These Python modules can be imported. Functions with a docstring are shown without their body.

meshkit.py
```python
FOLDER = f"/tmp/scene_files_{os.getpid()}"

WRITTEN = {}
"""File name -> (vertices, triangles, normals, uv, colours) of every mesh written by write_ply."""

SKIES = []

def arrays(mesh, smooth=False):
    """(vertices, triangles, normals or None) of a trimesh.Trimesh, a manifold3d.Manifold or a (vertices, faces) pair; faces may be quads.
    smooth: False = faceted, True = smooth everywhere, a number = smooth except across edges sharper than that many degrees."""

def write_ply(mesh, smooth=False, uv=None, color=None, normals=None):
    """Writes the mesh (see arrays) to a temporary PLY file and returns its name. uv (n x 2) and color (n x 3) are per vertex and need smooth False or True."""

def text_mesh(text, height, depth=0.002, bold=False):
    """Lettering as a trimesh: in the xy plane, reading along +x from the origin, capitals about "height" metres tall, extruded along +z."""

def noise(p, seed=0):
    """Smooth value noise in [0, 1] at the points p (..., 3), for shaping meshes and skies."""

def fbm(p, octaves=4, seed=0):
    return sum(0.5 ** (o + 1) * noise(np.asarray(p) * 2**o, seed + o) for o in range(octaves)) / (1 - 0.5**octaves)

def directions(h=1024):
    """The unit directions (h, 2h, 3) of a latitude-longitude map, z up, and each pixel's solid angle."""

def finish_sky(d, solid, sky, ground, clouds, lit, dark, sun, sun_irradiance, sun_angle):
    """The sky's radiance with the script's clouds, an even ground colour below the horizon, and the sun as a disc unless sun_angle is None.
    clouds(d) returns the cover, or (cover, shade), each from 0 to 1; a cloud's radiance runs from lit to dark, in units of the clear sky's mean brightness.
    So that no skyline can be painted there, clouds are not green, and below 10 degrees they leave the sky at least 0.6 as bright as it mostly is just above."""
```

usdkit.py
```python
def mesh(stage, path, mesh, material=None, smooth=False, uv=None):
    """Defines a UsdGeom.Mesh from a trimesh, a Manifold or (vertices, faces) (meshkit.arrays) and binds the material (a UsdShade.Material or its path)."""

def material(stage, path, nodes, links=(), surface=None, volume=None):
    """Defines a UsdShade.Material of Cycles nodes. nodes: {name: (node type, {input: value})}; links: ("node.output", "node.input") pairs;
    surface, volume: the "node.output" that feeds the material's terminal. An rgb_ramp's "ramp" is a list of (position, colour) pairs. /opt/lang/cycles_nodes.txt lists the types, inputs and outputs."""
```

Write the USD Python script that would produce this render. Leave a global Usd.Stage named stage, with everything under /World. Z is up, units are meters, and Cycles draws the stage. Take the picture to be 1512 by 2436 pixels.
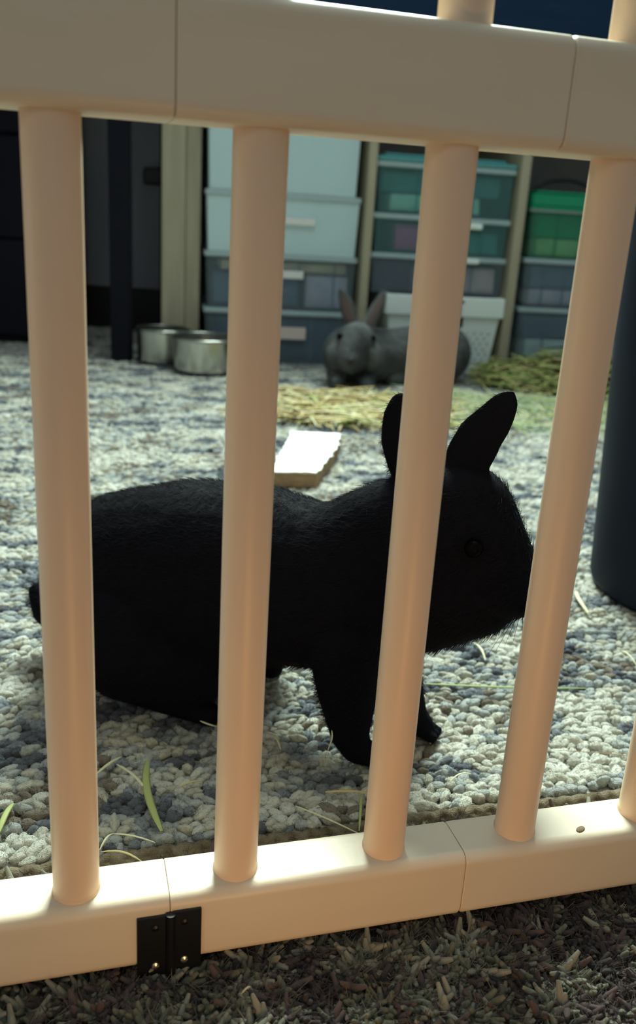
import math, random
import numpy as np, trimesh, manifold3d as m3, usdkit, meshkit
from shapely.geometry import Polygon, box as sbox
from pxr import Usd, UsdGeom, UsdLux, UsdShade, Gf, Sdf, Vt

stage = Usd.Stage.CreateInMemory()
UsdGeom.SetStageUpAxis(stage, 'Z'); UsdGeom.SetStageMetersPerUnit(stage, 1.0)
UsdGeom.Xform.Define(stage, '/World'); UsdGeom.Scope.Define(stage, '/World/Looks')
V = np.array
rng = np.random.default_rng(7); random.seed(7)

# ------------------------------------------------------------------ camera
F_PX, PITCH, ROLL, CAM_H = 2098.35, 0.32, 0.0615, 0.3243
cp, sp, cr, sr = math.cos(PITCH), math.sin(PITCH), math.cos(ROLL), math.sin(ROLL)
fw, rt = V([0, cp, -sp]), V([1.0, 0, 0]); up = np.cross(rt, fw)
cam_r, cam_u = rt * cr + up * sr, -rt * sr + up * cr
cam = UsdGeom.Camera.Define(stage, '/World/camera')
cam.AddTransformOp().Set(Gf.Matrix4d(*cam_r, 0, *cam_u, 0, *(-fw), 0, 0, 0, CAM_H, 1))
cam.CreateHorizontalApertureAttr(36.0); cam.CreateVerticalApertureAttr(36.0 * 2436 / 1512)
cam.CreateFocalLengthAttr(36.0 * F_PX / 1512); cam.CreateClippingRangeAttr(Gf.Vec2f(0.01, 50))
cam.CreateFStopAttr(16.0); cam.CreateFocusDistanceAttr(0.46)
cam.CreateExposureAttr(0.0)

# ------------------------------------------------------------------ lights
def disk_light(name, pos, target, radius, color, power):
    l = UsdLux.DiskLight.Define(stage, '/World/' + name)
    l.CreateRadiusAttr(radius); l.CreateColorAttr(Gf.Vec3f(*color)); l.CreateIntensityAttr(power); l.CreateNormalizeAttr(True)
    p, t = V(pos, float), V(target, float)
    z = p - t; z /= np.linalg.norm(z)
    x = np.cross([0, 0, 1.0], z)
    x = V([1.0, 0, 0]) if np.linalg.norm(x) < 1e-6 else x / np.linalg.norm(x)
    y = np.cross(z, x)
    l.AddTransformOp().Set(Gf.Matrix4d(*x, 0, *y, 0, *z, 0, *p, 1))
    return l
# cool light high above the shelving at the back (45 degrees up, straight behind the pen): the rabbit and the bars are seen from their shaded side
disk_light('back_lamp', (0.03, 1.93, 1.52), (0.02, 0.0, 1.38), 0.40, (0.82, 1.0, 0.91), 50.0)
# cool fill added overhead to brighten the bin fronts
disk_light('overhead_fill', (0.15, 0.80, 2.34), (0.15, 1.6, 0.0), 0.25, (0.80, 1.0, 0.98), 2.4)
# unseen neutral fill behind the camera on the left, lights the fence fronts
disk_light('front_fill', (-0.95, -0.95, 1.00), (0.0, 0.35, 0.15), 0.20, (1.0, 0.98, 0.86), 0.42)
# orange fill added low before the pen to warm the lower rail and bars
disk_light('low_orange_fill', (0.07, 0.05, 0.03), (0.05, 0.35, 0.05), 0.03, (1.0, 0.50, 0.13), 0.085)
dome = UsdLux.DomeLight.Define(stage, '/World/dome'); dome.CreateIntensityAttr(0.02); dome.CreateColorAttr(Gf.Vec3f(0.7, 0.75, 1.0))

# ------------------------------------------------------------------ helpers
used = {}
def numbered(path):
    k = used.get(path, -1) + 1; used[path] = k
    return path if k == 0 else '%s_%03d' % (path, k)
def tag(prim, label=None, cat=None, group=None, kind=None):
    for k, v in (('label', label), ('category', cat), ('group', group), ('kind', kind)):
        if v: prim.SetCustomDataByKey(k, v)
    return prim
def thing(name, label, cat, loc=(0, 0, 0), rz=0, group=None):
    x = UsdGeom.Xform.Define(stage, numbered('/World/' + name))
    x.AddTranslateOp().Set(Gf.Vec3d(*map(float, loc)))
    if rz: x.AddRotateZOp().Set(math.degrees(rz))
    return tag(x.GetPrim(), label, cat, group)
def path_of(parent): return '/World' if parent is None else str(parent.GetPath())
def obj(name, mesh, mat, parent=None, smooth=30, label=None, cat=None, group=None, kind=None):
    if isinstance(mesh, (list, tuple)) and len(mesh) and isinstance(mesh[0], trimesh.Trimesh): mesh = trimesh.util.concatenate(mesh)
    m = usdkit.mesh(stage, numbered(path_of(parent) + '/' + name), mesh, mat, smooth)
    return tag(m.GetPrim(), label, cat, group, kind)
def bx(x0, x1, y0, y1, z0, z1, b=0.0):
    if b <= 0:
        m = trimesh.creation.box([x1 - x0, y1 - y0, z1 - z0]); m.apply_translation([(x0 + x1) / 2, (y0 + y1) / 2, (z0 + z1) / 2]); return m
    pts = []
    for sx in (0, 1):
        for sy in (0, 1):
            for sz in (0, 1):
                c = V([(x0, x1)[sx], (y0, y1)[sy], (z0, z1)[sz]]); s = V([1 - 2 * sx, 1 - 2 * sy, 1 - 2 * sz])
                for k in range(3):
                    w = s * b; w[k] = 0; pts.append(c + w)
    return trimesh.convex.convex_hull(V(pts))
def frustum(r0, r1, b=0.0):
    """r = (x0, x1, y0, y1, z): hull of two level rectangles"""
    pts = [(x, y, r[4]) for r in (r0, r1) for x in r[:2] for y in r[2:4]]
    return trimesh.convex.convex_hull(V(pts, float))
def cut(a, *bs):
    A = m3.Manifold(m3.Mesh(V(a.vertices, np.float32), V(a.faces, np.uint32)))
    for b in bs: A = A - m3.Manifold(m3.Mesh(V(b.vertices, np.float32), V(b.faces, np.uint32)))
    q = A.to_mesh(); return trimesh.Trimesh(V(q.vert_properties)[:, :3], V(q.tri_verts), process=False)
def tube(pts, rad, n=8, cap=True):
    pts = V(pts, float); rad = np.broadcast_to(rad, len(pts))
    t = np.gradient(pts, axis=0); t /= np.linalg.norm(t, axis=1, keepdims=True) + 1e-12
    ref = V([0, 0, 1.0]) if abs(t[:, 2]).max() < 0.9 else V([1.0, 0.13, 0])
    a = np.cross(t, ref); a /= np.linalg.norm(a, axis=1, keepdims=True) + 1e-12; b = np.cross(t, a)
    th = np.linspace(0, 2 * math.pi, n, endpoint=False)
    ring = pts[:, None] + rad[:, None, None] * (np.cos(th)[None, :, None] * a[:, None] + np.sin(th)[None, :, None] * b[:, None])
    v = ring.reshape(-1, 3); f = []
    i, j = np.meshgrid(np.arange(len(pts) - 1), np.arange(n), indexing='ij'); i, j = i.ravel(), j.ravel(); k = (j + 1) % n
    p, q, r, s = i * n + j, i * n + k, (i + 1) * n + k, (i + 1) * n + j
    f = [np.c_[p, q, r], np.c_[p, r, s]]
    if cap:
        j = np.arange(1, n - 1); e = (len(pts) - 1) * n
        f += [np.c_[0 * j, j + 1, j], np.c_[e + 0 * j, e + j, e + j + 1]]
    return trimesh.Trimesh(v, np.vstack(f), process=False)
def lathe(profile, n=48):
    return trimesh.creation.revolve(V(profile, float), sections=n)
def xf(mesh, loc=(0, 0, 0), rz=0.0):
    m = mesh.copy(); T = trimesh.transformations.rotation_matrix(rz, [0, 0, 1]); T[:3, 3] = loc; m.apply_transform(T); return m

# ------------------------------------------------------------------ materials
def mat(name, color, rough=0.6, spec=0.3, metal=0.0, nscale=None, c2=None, bump=0.0, bscale=200, stretch=(1, 1, 1), sheen=0.0, **extra):
    nodes = {'p': ('principled_bsdf', dict(base_color=color, roughness=rough, specular_ior_level=spec, metallic=metal, sheen_weight=sheen, **extra))}
    links = []
    if nscale or bump:
        nodes['t'] = ('texture_coordinate', {}); nodes['m'] = ('mapping', {'scale': stretch}); links += [('t.object', 'm.vector')]
    if nscale:
        nodes['n'] = ('noise_texture', {'scale': nscale, 'detail': 4})
        nodes['r'] = ('rgb_ramp', {'ramp': [(0.35, color), (0.68, c2 or color)]})
        links += [('m.vector', 'n.vector'), ('n.fac', 'r.fac'), ('r.color', 'p.base_color')]
    if bump:
        nodes['bn'] = ('noise_texture', {'scale': bscale, 'detail': 3}); nodes['b'] = ('bump', {'strength': bump, 'distance': 0.002})
        links += [('m.vector', 'bn.vector'), ('bn.fac', 'b.height'), ('b.normal', 'p.normal')]
    return usdkit.material(stage, '/World/Looks/' + name, nodes, links, surface='p.BSDF')
def clear_mat(name, color, see=0.5, rough=0.35):
    """thin translucent plastic: part see-through, part milky"""
    return usdkit.material(stage, '/World/Looks/' + name, {
        'tr': ('transparent_bsdf', {'color': tuple(0.55 + 0.45 * c for c in color)}),
        'p': ('principled_bsdf', {'base_color': color, 'roughness': rough, 'specular_ior_level': 0.5}),
        'x': ('mix_closure', {'fac': 1 - see})}, [('tr.BSDF', 'x.closure1'), ('p.BSDF', 'x.closure2')], surface='x.closure')
M = {}
M['wood'] = mat('pale_birch', (0.79, 0.66, 0.49), 0.42, 0.4, nscale=9, c2=(0.82, 0.69, 0.52), stretch=(1, 1, 6), bump=0.03, bscale=400)
M['bar_wood'] = mat('pink_birch', (0.87, 0.63, 0.44), 0.42, 0.4, nscale=9, c2=(0.89, 0.66, 0.47), stretch=(6, 6, 1), bump=0.03, bscale=400)
M['hinge'] = mat('black_hinge', (0.006, 0.006, 0.008), 0.4, 0.35)
M['screw'] = mat('screw_steel', (0.75, 0.68, 0.6), 0.3, 0.5, 1.0)
M['knot'] = mat('knot', (0.12, 0.06, 0.03), 0.7, nscale=300, c2=(0.3, 0.2, 0.12))
M['floor'] = mat('floor_board', (0.05, 0.045, 0.035), 0.8, nscale=30, c2=(0.09, 0.08, 0.06))
M['wall'] = mat('wall_paint', (0.27, 0.28, 0.33), 0.8, nscale=3, c2=(0.30, 0.30, 0.34))
M['base'] = mat('dark_baseboard', (0.015, 0.013, 0.015), 0.5)
M['black'] = mat('black_desk', (0.005, 0.0055, 0.011), 0.6, 0.12, nscale=12, c2=(0.007, 0.007, 0.013))
M['navy'] = mat('navy_front', (0.010, 0.026, 0.060), 0.6, 0.1, nscale=4, c2=(0.013, 0.032, 0.068), stretch=(1, 1, 14))
M['tub'] = mat('navy_tub', (0.004, 0.007, 0.016), 0.6, 0.12, nscale=8, c2=(0.005, 0.010, 0.02))
M['board'] = mat('shelf_board', (0.36, 0.325, 0.225), 0.6, nscale=6, c2=(0.43, 0.385, 0.27), stretch=(8, 8, 1))
M['steel'] = mat('bowl_steel', (0.46, 0.46, 0.42), 0.24, 0.5, 1.0)
M['white_p'] = mat('white_plastic', (0.84, 0.92, 0.87), 0.45, 0.4)
M['slot_shade_ink'] = mat('slot_shade_and_print', (0.03, 0.025, 0.02), 0.7)  # dark tone for the painted slot shade and the label print
M['label'] = mat('paper_label', (0.75, 0.75, 0.72), 0.7)
M['labelp'] = mat('pink_label', (0.66, 0.55, 0.50), 0.7)
M['green_lid'] = mat('green_lid', (0.01, 0.28, 0.13), 0.35, 0.5)
M['teal_lid'] = mat('teal_lid', (0.10, 0.34, 0.34), 0.35, 0.5)
M['milky'] = clear_mat('milky_plastic', (0.70, 0.88, 0.90), 0.35)
M['clear'] = clear_mat('clear_plastic', (0.55, 0.66, 0.72), 0.90)
M['clearteal'] = clear_mat('teal_plastic', (0.34, 0.62, 0.62), 0.88)
M['cleargreen'] = clear_mat('green_plastic', (0.22, 0.60, 0.44), 0.86)
M['rim'] = clear_mat('rim_plastic', (0.50, 0.63, 0.64), 0.3)
for k, c in dict(cloth_white=(0.78, 0.88, 0.88), cloth_navy=(0.02, 0.06, 0.11), cloth_lilac=(0.58, 0.50, 0.54), cloth_tan=(0.85, 0.62, 0.38),
                 cloth_pink=(0.85, 0.10, 0.30), cloth_plum=(0.05, 0.03, 0.07), cloth_rose=(0.72, 0.50, 0.46), cloth_slate=(0.14, 0.20, 0.26),
                 cloth_pale=(0.72, 0.80, 0.66), cloth_teal=(0.12, 0.30, 0.31), cloth_green=(0.02, 0.34, 0.20)).items():
    M[k] = mat(k, c, 0.85, 0.15, nscale=25, c2=tuple(min(1, x * 1.25) for x in c), bump=0.3, bscale=60)
M['card_white'] = mat('white_card', (0.88, 0.88, 0.86), 0.7, nscale=20, c2=(0.80, 0.80, 0.78))
M['card_brown'] = mat('brown_card', (0.20, 0.13, 0.07), 0.85, nscale=90, c2=(0.30, 0.20, 0.11), stretch=(1, 1, 6))
M['rug_base'] = mat('rug_backing', (0.16, 0.16, 0.15), 0.95, 0.05, nscale=70, c2=(0.42, 0.40, 0.36), bump=1.0, bscale=110)
YARN = [('cream_yarn', (0.54, 0.52, 0.43)), ('pale_grey_yarn', (0.40, 0.42, 0.40)), ('blue_grey_yarn', (0.23, 0.255, 0.28)), ('charcoal_yarn', (0.10, 0.11, 0.13)), ('brown_yarn', (0.22, 0.185, 0.14)), ('white_yarn', (0.64, 0.63, 0.55))]
for k, c in YARN: M[k] = mat(k, c, 0.95, 0.05, nscale=500, c2=tuple(x * 0.72 for x in c), bump=0.8, bscale=1500, sheen=0.2)
M['braid'] = mat('braid_yarn', (0.13, 0.10, 0.065), 0.95, 0.05, nscale=120, c2=(0.24, 0.20, 0.14), bump=0.8, bscale=1200)
PILE = [('moss_pile', (0.165, 0.16, 0.11)), ('ash_pile', (0.27, 0.26, 0.20)), ('earth_pile', (0.07, 0.056, 0.052)), ('umber_pile', (0.115, 0.082, 0.078))]
for k, c in PILE: M[k] = mat(k, c, 0.95, 0.05, sheen=0.1)
def leafy(name, c):
    return usdkit.material(stage, '/World/Looks/' + name, {
        'p': ('principled_bsdf', {'base_color': c, 'roughness': 0.55, 'specular_ior_level': 0.3}), 'tl': ('translucent_bsdf', {'color': c}),
        'x': ('mix_closure', {'fac': 0.3})}, [('p.BSDF', 'x.closure1'), ('tl.BSDF', 'x.closure2')], surface='x.closure')
M['straw'] = leafy('straw', (0.66, 0.55, 0.27)); M['straw_pale'] = leafy('straw_pale', (0.78, 0.74, 0.50)); M['straw_brown'] = leafy('straw_brown', (0.36, 0.25, 0.11))
M['hay_green'] = leafy('hay_green', (0.30, 0.36, 0.11)); M['hay_lime'] = leafy('hay_lime', (0.50, 0.55, 0.22)); M['hay_dark'] = leafy('hay_dark', (0.13, 0.13, 0.05)); M['hay_mint'] = leafy('hay_mint', (0.52, 0.62, 0.42))
M['fur_black'] = mat('black_fur', (0.0035, 0.0035, 0.006), 0.8, 0.05)
M['strand_black'] = mat('black_fur_strand', (0.004, 0.004, 0.007), 0.7, 0.10)
M['fur_grey'] = mat('grey_fur', (0.045, 0.048, 0.05), 0.85, 0.1, nscale=22, c2=(0.11, 0.115, 0.115))
M['strand_grey'] = mat('grey_fur_strand', (0.045, 0.048, 0.052), 0.75, 0.15, nscale=22, c2=(0.15, 0.155, 0.155))
M['eye'] = mat('dark_eye', (0.0015, 0.001, 0.001), 0.35, 0.03)
M['nose'] = mat('dark_nose', (0.03, 0.02, 0.02), 0.5)
M['inner_ear'] = mat('inner_ear', (0.10, 0.07, 0.065), 0.7)
M['inner_ear_b'] = mat('inner_ear_black', (0.012, 0.010, 0.012), 0.7)
M['handle_dark'] = mat('dark_handle', (0.02, 0.018, 0.025), 0.4)

# ------------------------------------------------------------------ the setting
def struct(name, mesh, m): return obj(name, mesh, m, kind='structure')
struct('floor', bx(-2.4, 2.4, -2.4, 2.7, -0.06, -0.0125), M['floor'])
wb = struct('wall_back', bx(-2.4, 2.4, 2.62, 2.70, -0.0125, 2.4), M['wall'])
struct('wall_left', bx(-2.48, -2.4, -2.4, 2.7, -0.0125, 2.4), M['wall'])
struct('wall_right', bx(2.4, 2.48, -2.4, 2.7, -0.0125, 2.4), M['wall'])
struct('wall_front', bx(-2.4, 2.4, -2.48, -2.4, -0.0125, 2.4), M['wall'])
struct('ceiling', bx(-2.4, 2.4, -2.4, 2.7, 2.4, 2.46), M['wall'])
struct('baseboard_back', bx(-2.4, 2.4, 2.603, 2.62, -0.0125, 0.105, 0.002), M['base'])

# ------------------------------------------------------------------ fence
FA, FD = 0.2839, 0.3166
fu, fn = V([math.cos(FA), math.sin(FA), 0]), V([-math.sin(FA), math.cos(FA), 0])
pen = thing('pet_pen', 'pale birch folding pet pen with round bars standing in the foreground', 'fence', tuple(fn * FD), FA)
def rail(s0, s1, z0, z1, c0=0.0009, c1=0.0009, T=0.0303, r=0.0055):
    prof = sbox(r, z0 + r, T - r, z1 - r).buffer(r, quad_segs=6)
    ring = V(prof.exterior.coords)[:-1]; cen = V([T / 2, (z0 + z1) / 2])
    pts = []
    for s, k in ((s0, c0), (s0 + c0, 0), (s1 - c1, 0), (s1, c1)):
        q = ring + (cen - ring) / np.linalg.norm(cen - ring, axis=1, keepdims=True) * k
        pts.append(np.c_[np.full(len(q), s), q[:, 0], q[:, 1]])
    n = len(ring); v = np.vstack(pts); f = []
    for i in range(3):
        for j in range(n):
            k = (j + 1) % n; f += [(i * n + j, i * n + k, (i + 1) * n + k), (i * n + j, (i + 1) * n + k, (i + 1) * n + j)]
    for j in range(1, n - 1): f += [(0, j + 1, j), (3 * n, 3 * n + j, 3 * n + j + 1)]
    m = trimesh.Trimesh(v, f, process=False); m.fix_normals(); return m
seams = [0.0357 + 0.1427 * k for k in range(-2, 5)]
for a, b in zip(seams[:-1], seams[1:]):
    c = tuple(0.00035 if abs(q - seams[2]) < 1e-6 else 0.001 for q in (a, b))
    obj('lower_rail', rail(a + 0.00015, b - 0.00015, 0.0, 0.0366, *c), M['wood'], pen, 40)
    obj('middle_rail', rail(a + 0.00015, b - 0.00015, 0.3531, 0.3927, *c), M['wood'], pen, 40)
    obj('top_rail', rail(a + 0.00015, b - 0.00015, 0.62, 0.6596, *c), M['wood'], pen, 40)
bars = [-0.2176, -0.1466, -0.0752, -0.0039, 0.0674, 0.1403, 0.2108, 0.2830, 0.3545, 0.4262, 0.4985, 0.5692]
for s in bars:
    prof = [(0.0, 0.03), (0.0104, 0.03), (0.0104, 0.0376), (0.0100, 0.0382), (0.0100, 0.64), (0, 0.64)]
    obj('bar', xf(lathe(prof, 40), (s, 0.01515, 0)), M['bar_wood'], pen, 35)
kn = trimesh.creation.icosphere(2, 1.0); kn.apply_scale([0.0032, 0.0018, 0.0008])
hp = V([0.1438, 0.3796, 0.0366]) - fn * FD
obj('knot', xf(kn, (hp @ fu, hp @ fn, 0.0366), 0.5), M['knot'], pen, True, label='small brown knot mark on top of the lower rail')
def hinge(s, side):
    """side -1: on the front face; +1: on the back face"""
    y0 = -0.0016 if side < 0 else 0.0303
    h = obj('hinge', tube([(s, y0 + (0 if side < 0 else 0.0016), -0.003), (s, y0 + (0 if side < 0 else 0.0016), 0.0300)], 0.0022, 14), M['hinge'], pen, 40, label='black metal hinge')
    for a, b, dz in ((s - 0.0145, s - 0.0011, 0.0), (s + 0.0011, s + 0.0138, 0.0012)):
        obj('hinge_leaf', bx(a, b, y0, y0 + 0.0017, -0.0035 + dz, 0.0292 + dz, 0.0003), M['hinge'], h, False)
        for z in (0.0025 + dz, 0.0235 + dz):
            cx = (a + b) / 2 + (0.0006 if a < s else -0.0006) * 2
            sc = lathe([(0, -0.0006), (0.0019, -0.0006), (0.0017, 0.0004), (0.0008, 0.0009), (0, 0.0010)], 20)
            sl = cut(sc, bx(-0.003, 0.003, -0.00025, 0.00025, 0.0004, 0.002))
            sl.apply_transform(trimesh.transformations.rotation_matrix(math.pi / 2 if side < 0 else -math.pi / 2, [1, 0, 0]))
            sl.apply_translation([cx, y0 if side < 0 else y0 + 0.0017, z])
            obj('screw', sl, M['screw'] if z < 0.01 else M['hinge'], h, 30)
hinge(seams[2], -1); hinge(seams[3], 1); hinge(seams[1], 1); hinge(seams[4], -1)

# ------------------------------------------------------------------ rug
rug = thing('braided_rug', 'chunky heathered cream and grey braided rug inside the pen', 'rug')
# the rug's near edge runs along the fence
e0, e1 = fn * 0.397 - fu * 0.9, fn * 0.397 + fu * 1.9
poly = Polygon([tuple(e0[:2]), tuple(e1[:2]), (1.6, 2.55), (-1.5, 2.55)])
rb = trimesh.creation.extrude_polygon(poly, 0.0061, engine='earcut'); rb.apply_translation([0, 0, -0.0121])
obj('backing', rb, M['rug_base'], rug, False)
def instancer(path, protos, pos, idx, quat, scale, kind='stuff'):
    pi = UsdGeom.PointInstancer.Define(stage, path)
    rel = pi.CreatePrototypesRel()
    for k, (nm, mesh, m) in enumerate(protos):
        q = usdkit.mesh(stage, path + '/prototypes/' + nm, mesh, m, True); rel.AddTarget(q.GetPath())
    pi.CreatePositionsAttr(Vt.Vec3fArray.FromNumpy(V(pos, np.float32))); pi.CreateProtoIndicesAttr(Vt.IntArray.FromNumpy(V(idx, np.int32)))
    pi.CreateOrientationsAttr(Vt.QuathArray([Gf.Quath(float(a), float(b), float(c), float(d)) for a, b, c, d in quat]))
    pi.CreateScalesAttr(Vt.Vec3fArray.FromNumpy(V(scale, np.float32)))
    tag(pi.GetPrim(), kind=kind); return pi
def lump(seed):
    m = trimesh.creation.icosphere(2, 1.0); v = m.vertices.copy()
    v *= 1 + 0.5 * (meshkit.noise(v * 1.7 + 20, seed)[:, None] - 0.5)
    m.vertices = v * [0.0056, 0.0034, 0.0034]; ms = [m]
    r = np.random.default_rng(seed + 50)
    for k in range(22):   # stray wool fibres
        q = r.normal(0, 1, 3); q[2] = abs(q[2]) * 0.8 + 0.15; q /= np.linalg.norm(q); p = q * [0.0054, 0.0033, 0.0033]
        d = r.normal(0, 1, 3) * [1, 1, 0.4] + q * 0.5; d /= np.linalg.norm(d); L = r.uniform(0.0015, 0.0032)
        ms.append(tube([p * 0.96, p + d * L * 0.5, p + d * L - q * 0.0003], [0.00017, 0.00015, 0.00006], 3, False))
    return trimesh.util.concatenate(ms)
rows, P, S = np.arange(0.405, 2.75, 0.0058), [], []
for i, nrow in enumerate(rows):
    s = np.arange(-1.4, 2.2, 0.0078) + (i % 2) * 0.0039
    p = s[:, None] * fu + nrow * fn
    keep = (np.abs(p[:, 0] + 0.04 * (p[:, 1] - 0.4)) < 0.43 * p[:, 1] + 0.16) & (p[:, 1] < 2.52) & (p[:, 1] > 0.2)
    P.append(p[keep])
P = np.vstack(P); n = len(P)
uv = np.c_[P @ fu, P @ fn, np.zeros(n)]
c_lo = meshkit.fbm(uv * [26, 48, 1] + 3, 3, 11); c_hi = rng.random(n)
val = c_lo * 0.80 + c_hi * 0.20
val = val + 0.10 * np.exp(-((P[:, 0] - 0.13) / 0.09) ** 2 - ((P[:, 1] - 0.52) / 0.10) ** 2)   # a cream patch in the weave, also brightening this lit area through yarn colour
warm = meshkit.noise(uv * [14, 20, 1] + 9, 5)
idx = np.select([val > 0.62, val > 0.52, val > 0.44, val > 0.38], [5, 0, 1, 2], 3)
idx = np.where((warm > 0.66) & (idx >= 2) & (rng.random(n) < 0.7), 4, idx)
P = P + np.c_[rng.normal(0, 0.0012, (n, 2)), -0.0042 + rng.normal(0, 0.0007, n) + 0.0016 * (meshkit.noise(uv * [60, 60, 1], 3) - 0.5)]
ang = FA + rng.normal(0, 0.45, n) + 0.35 * np.where((np.arange(n) // 3) % 2 > 0, 1, -1)
quat = np.c_[np.cos(ang / 2), rng.normal(0, 0.10, n), rng.normal(0, 0.10, n), np.sin(ang / 2)]; quat /= np.linalg.norm(quat, axis=1, keepdims=True)
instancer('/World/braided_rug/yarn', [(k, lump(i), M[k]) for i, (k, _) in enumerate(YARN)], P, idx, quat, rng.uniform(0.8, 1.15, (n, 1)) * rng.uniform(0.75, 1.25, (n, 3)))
br = []
sline = np.arange(-0.5, 1.6, 0.0025)
for ph in range(3):
    a = sline * 2 * math.pi / 0.030 + ph * 2 * math.pi / 3
    wob = 0.0012 * np.sin(sline * 37) 
    pts = sline[:, None] * fu + (0.395 + wob + 0.0030 * np.sin(a))[:, None] * fn + np.c_[0 * a, 0 * a, -0.0045 + 0.0016 * np.cos(2 * a)]
    br.append(tube(pts, 0.0034, 7))
obj('border_braid', br, M['braid'], rug, True, label='brown braided edging of the rug')

# ------------------------------------------------------------------ shag carpet in front of the fence
def tuft(seed):
    r = np.random.default_rng(seed); ms = []
    for k in range(6):
        a = r.uniform(0, 6.28); L = r.uniform(0.008, 0.0115); lean = r.uniform(0.6, 1.5); p0 = V([r.normal(0, 0.0014), r.normal(0, 0.0014), 0])
        d = V([math.cos(a), math.sin(a), 0])
        pts = [p0 + d * lean * L * t ** 1.6 + V([0, 0, 1]) * L * (t - 0.25 * lean * t * t) for t in np.linspace(0, 1, 4)]
        ms.append(tube(pts, V([0.0016, 0.0021, 0.0019, 0.0009]), 7, True))
    for k in range(9):
        a = r.uniform(0, 6.28); L = r.uniform(0.008, 0.013); d = V([math.cos(a), math.sin(a), 0]); p0 = V([r.normal(0, 0.002), r.normal(0, 0.002), 0.001]); le = r.uniform(0.5, 1.4)
        ms.append(tube([p0 + d * le * L * t ** 1.4 + V([0, 0, 1]) * L * (t - 0.25 * le * t * t) for t in np.linspace(0, 1, 4)], V([0.0003, 0.0003, 0.00025, 0.0001]), 3, False))
    return trimesh.util.concatenate(ms)
gx, gy = np.meshgrid(np.arange(-0.62, 0.95, 0.0042), np.arange(0.10, 0.74, 0.0042))
C = np.c_[gx.ravel(), gy.ravel(), 0 * gx.ravel()] + np.c_[rng.normal(0, 0.0013, (gx.size, 2)), np.zeros(gx.size)]
dn = C @ fn
C = C[(dn > 0.17) & (dn < 0.389)]; n = len(C)
cn = meshkit.fbm(C * [75, 100, 1] + 2, 3, 21) * 0.9 + rng.random(n) * 0.10 - 0.10 * np.clip(C[:, 0] * 4, 0, 1)  # last term picks darker pile towards the right, shade put into the colour
big = meshkit.noise(C * 9 + 4, 8)
idx = np.select([cn > 0.60, cn > 0.48, cn > 0.40], [1, 0, 3], 2)
ang = rng.uniform(0, 6.28, n); tl = rng.normal(0, 0.16, (n, 2))
quat = np.c_[np.cos(ang / 2), tl, np.sin(ang / 2)]; quat /= np.linalg.norm(quat, axis=1, keepdims=True)
C[:, 2] = -0.0124
carpet = thing('shag_carpet', 'dark grey-brown shag carpet in front of the pet pen', 'carpet')
obj('backing', bx(-2.3, 2.3, -2.3, 2.58, -0.01255, -0.0122), M['earth_pile'], carpet, False)
instancer('/World/shag_carpet/pile', [(k, tuft(i + 3), M[k]) for i, (k, _) in enumerate(PILE)], C, idx, quat, rng.uniform(0.75, 1.05, (n, 1)) * np.ones(3))

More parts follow.
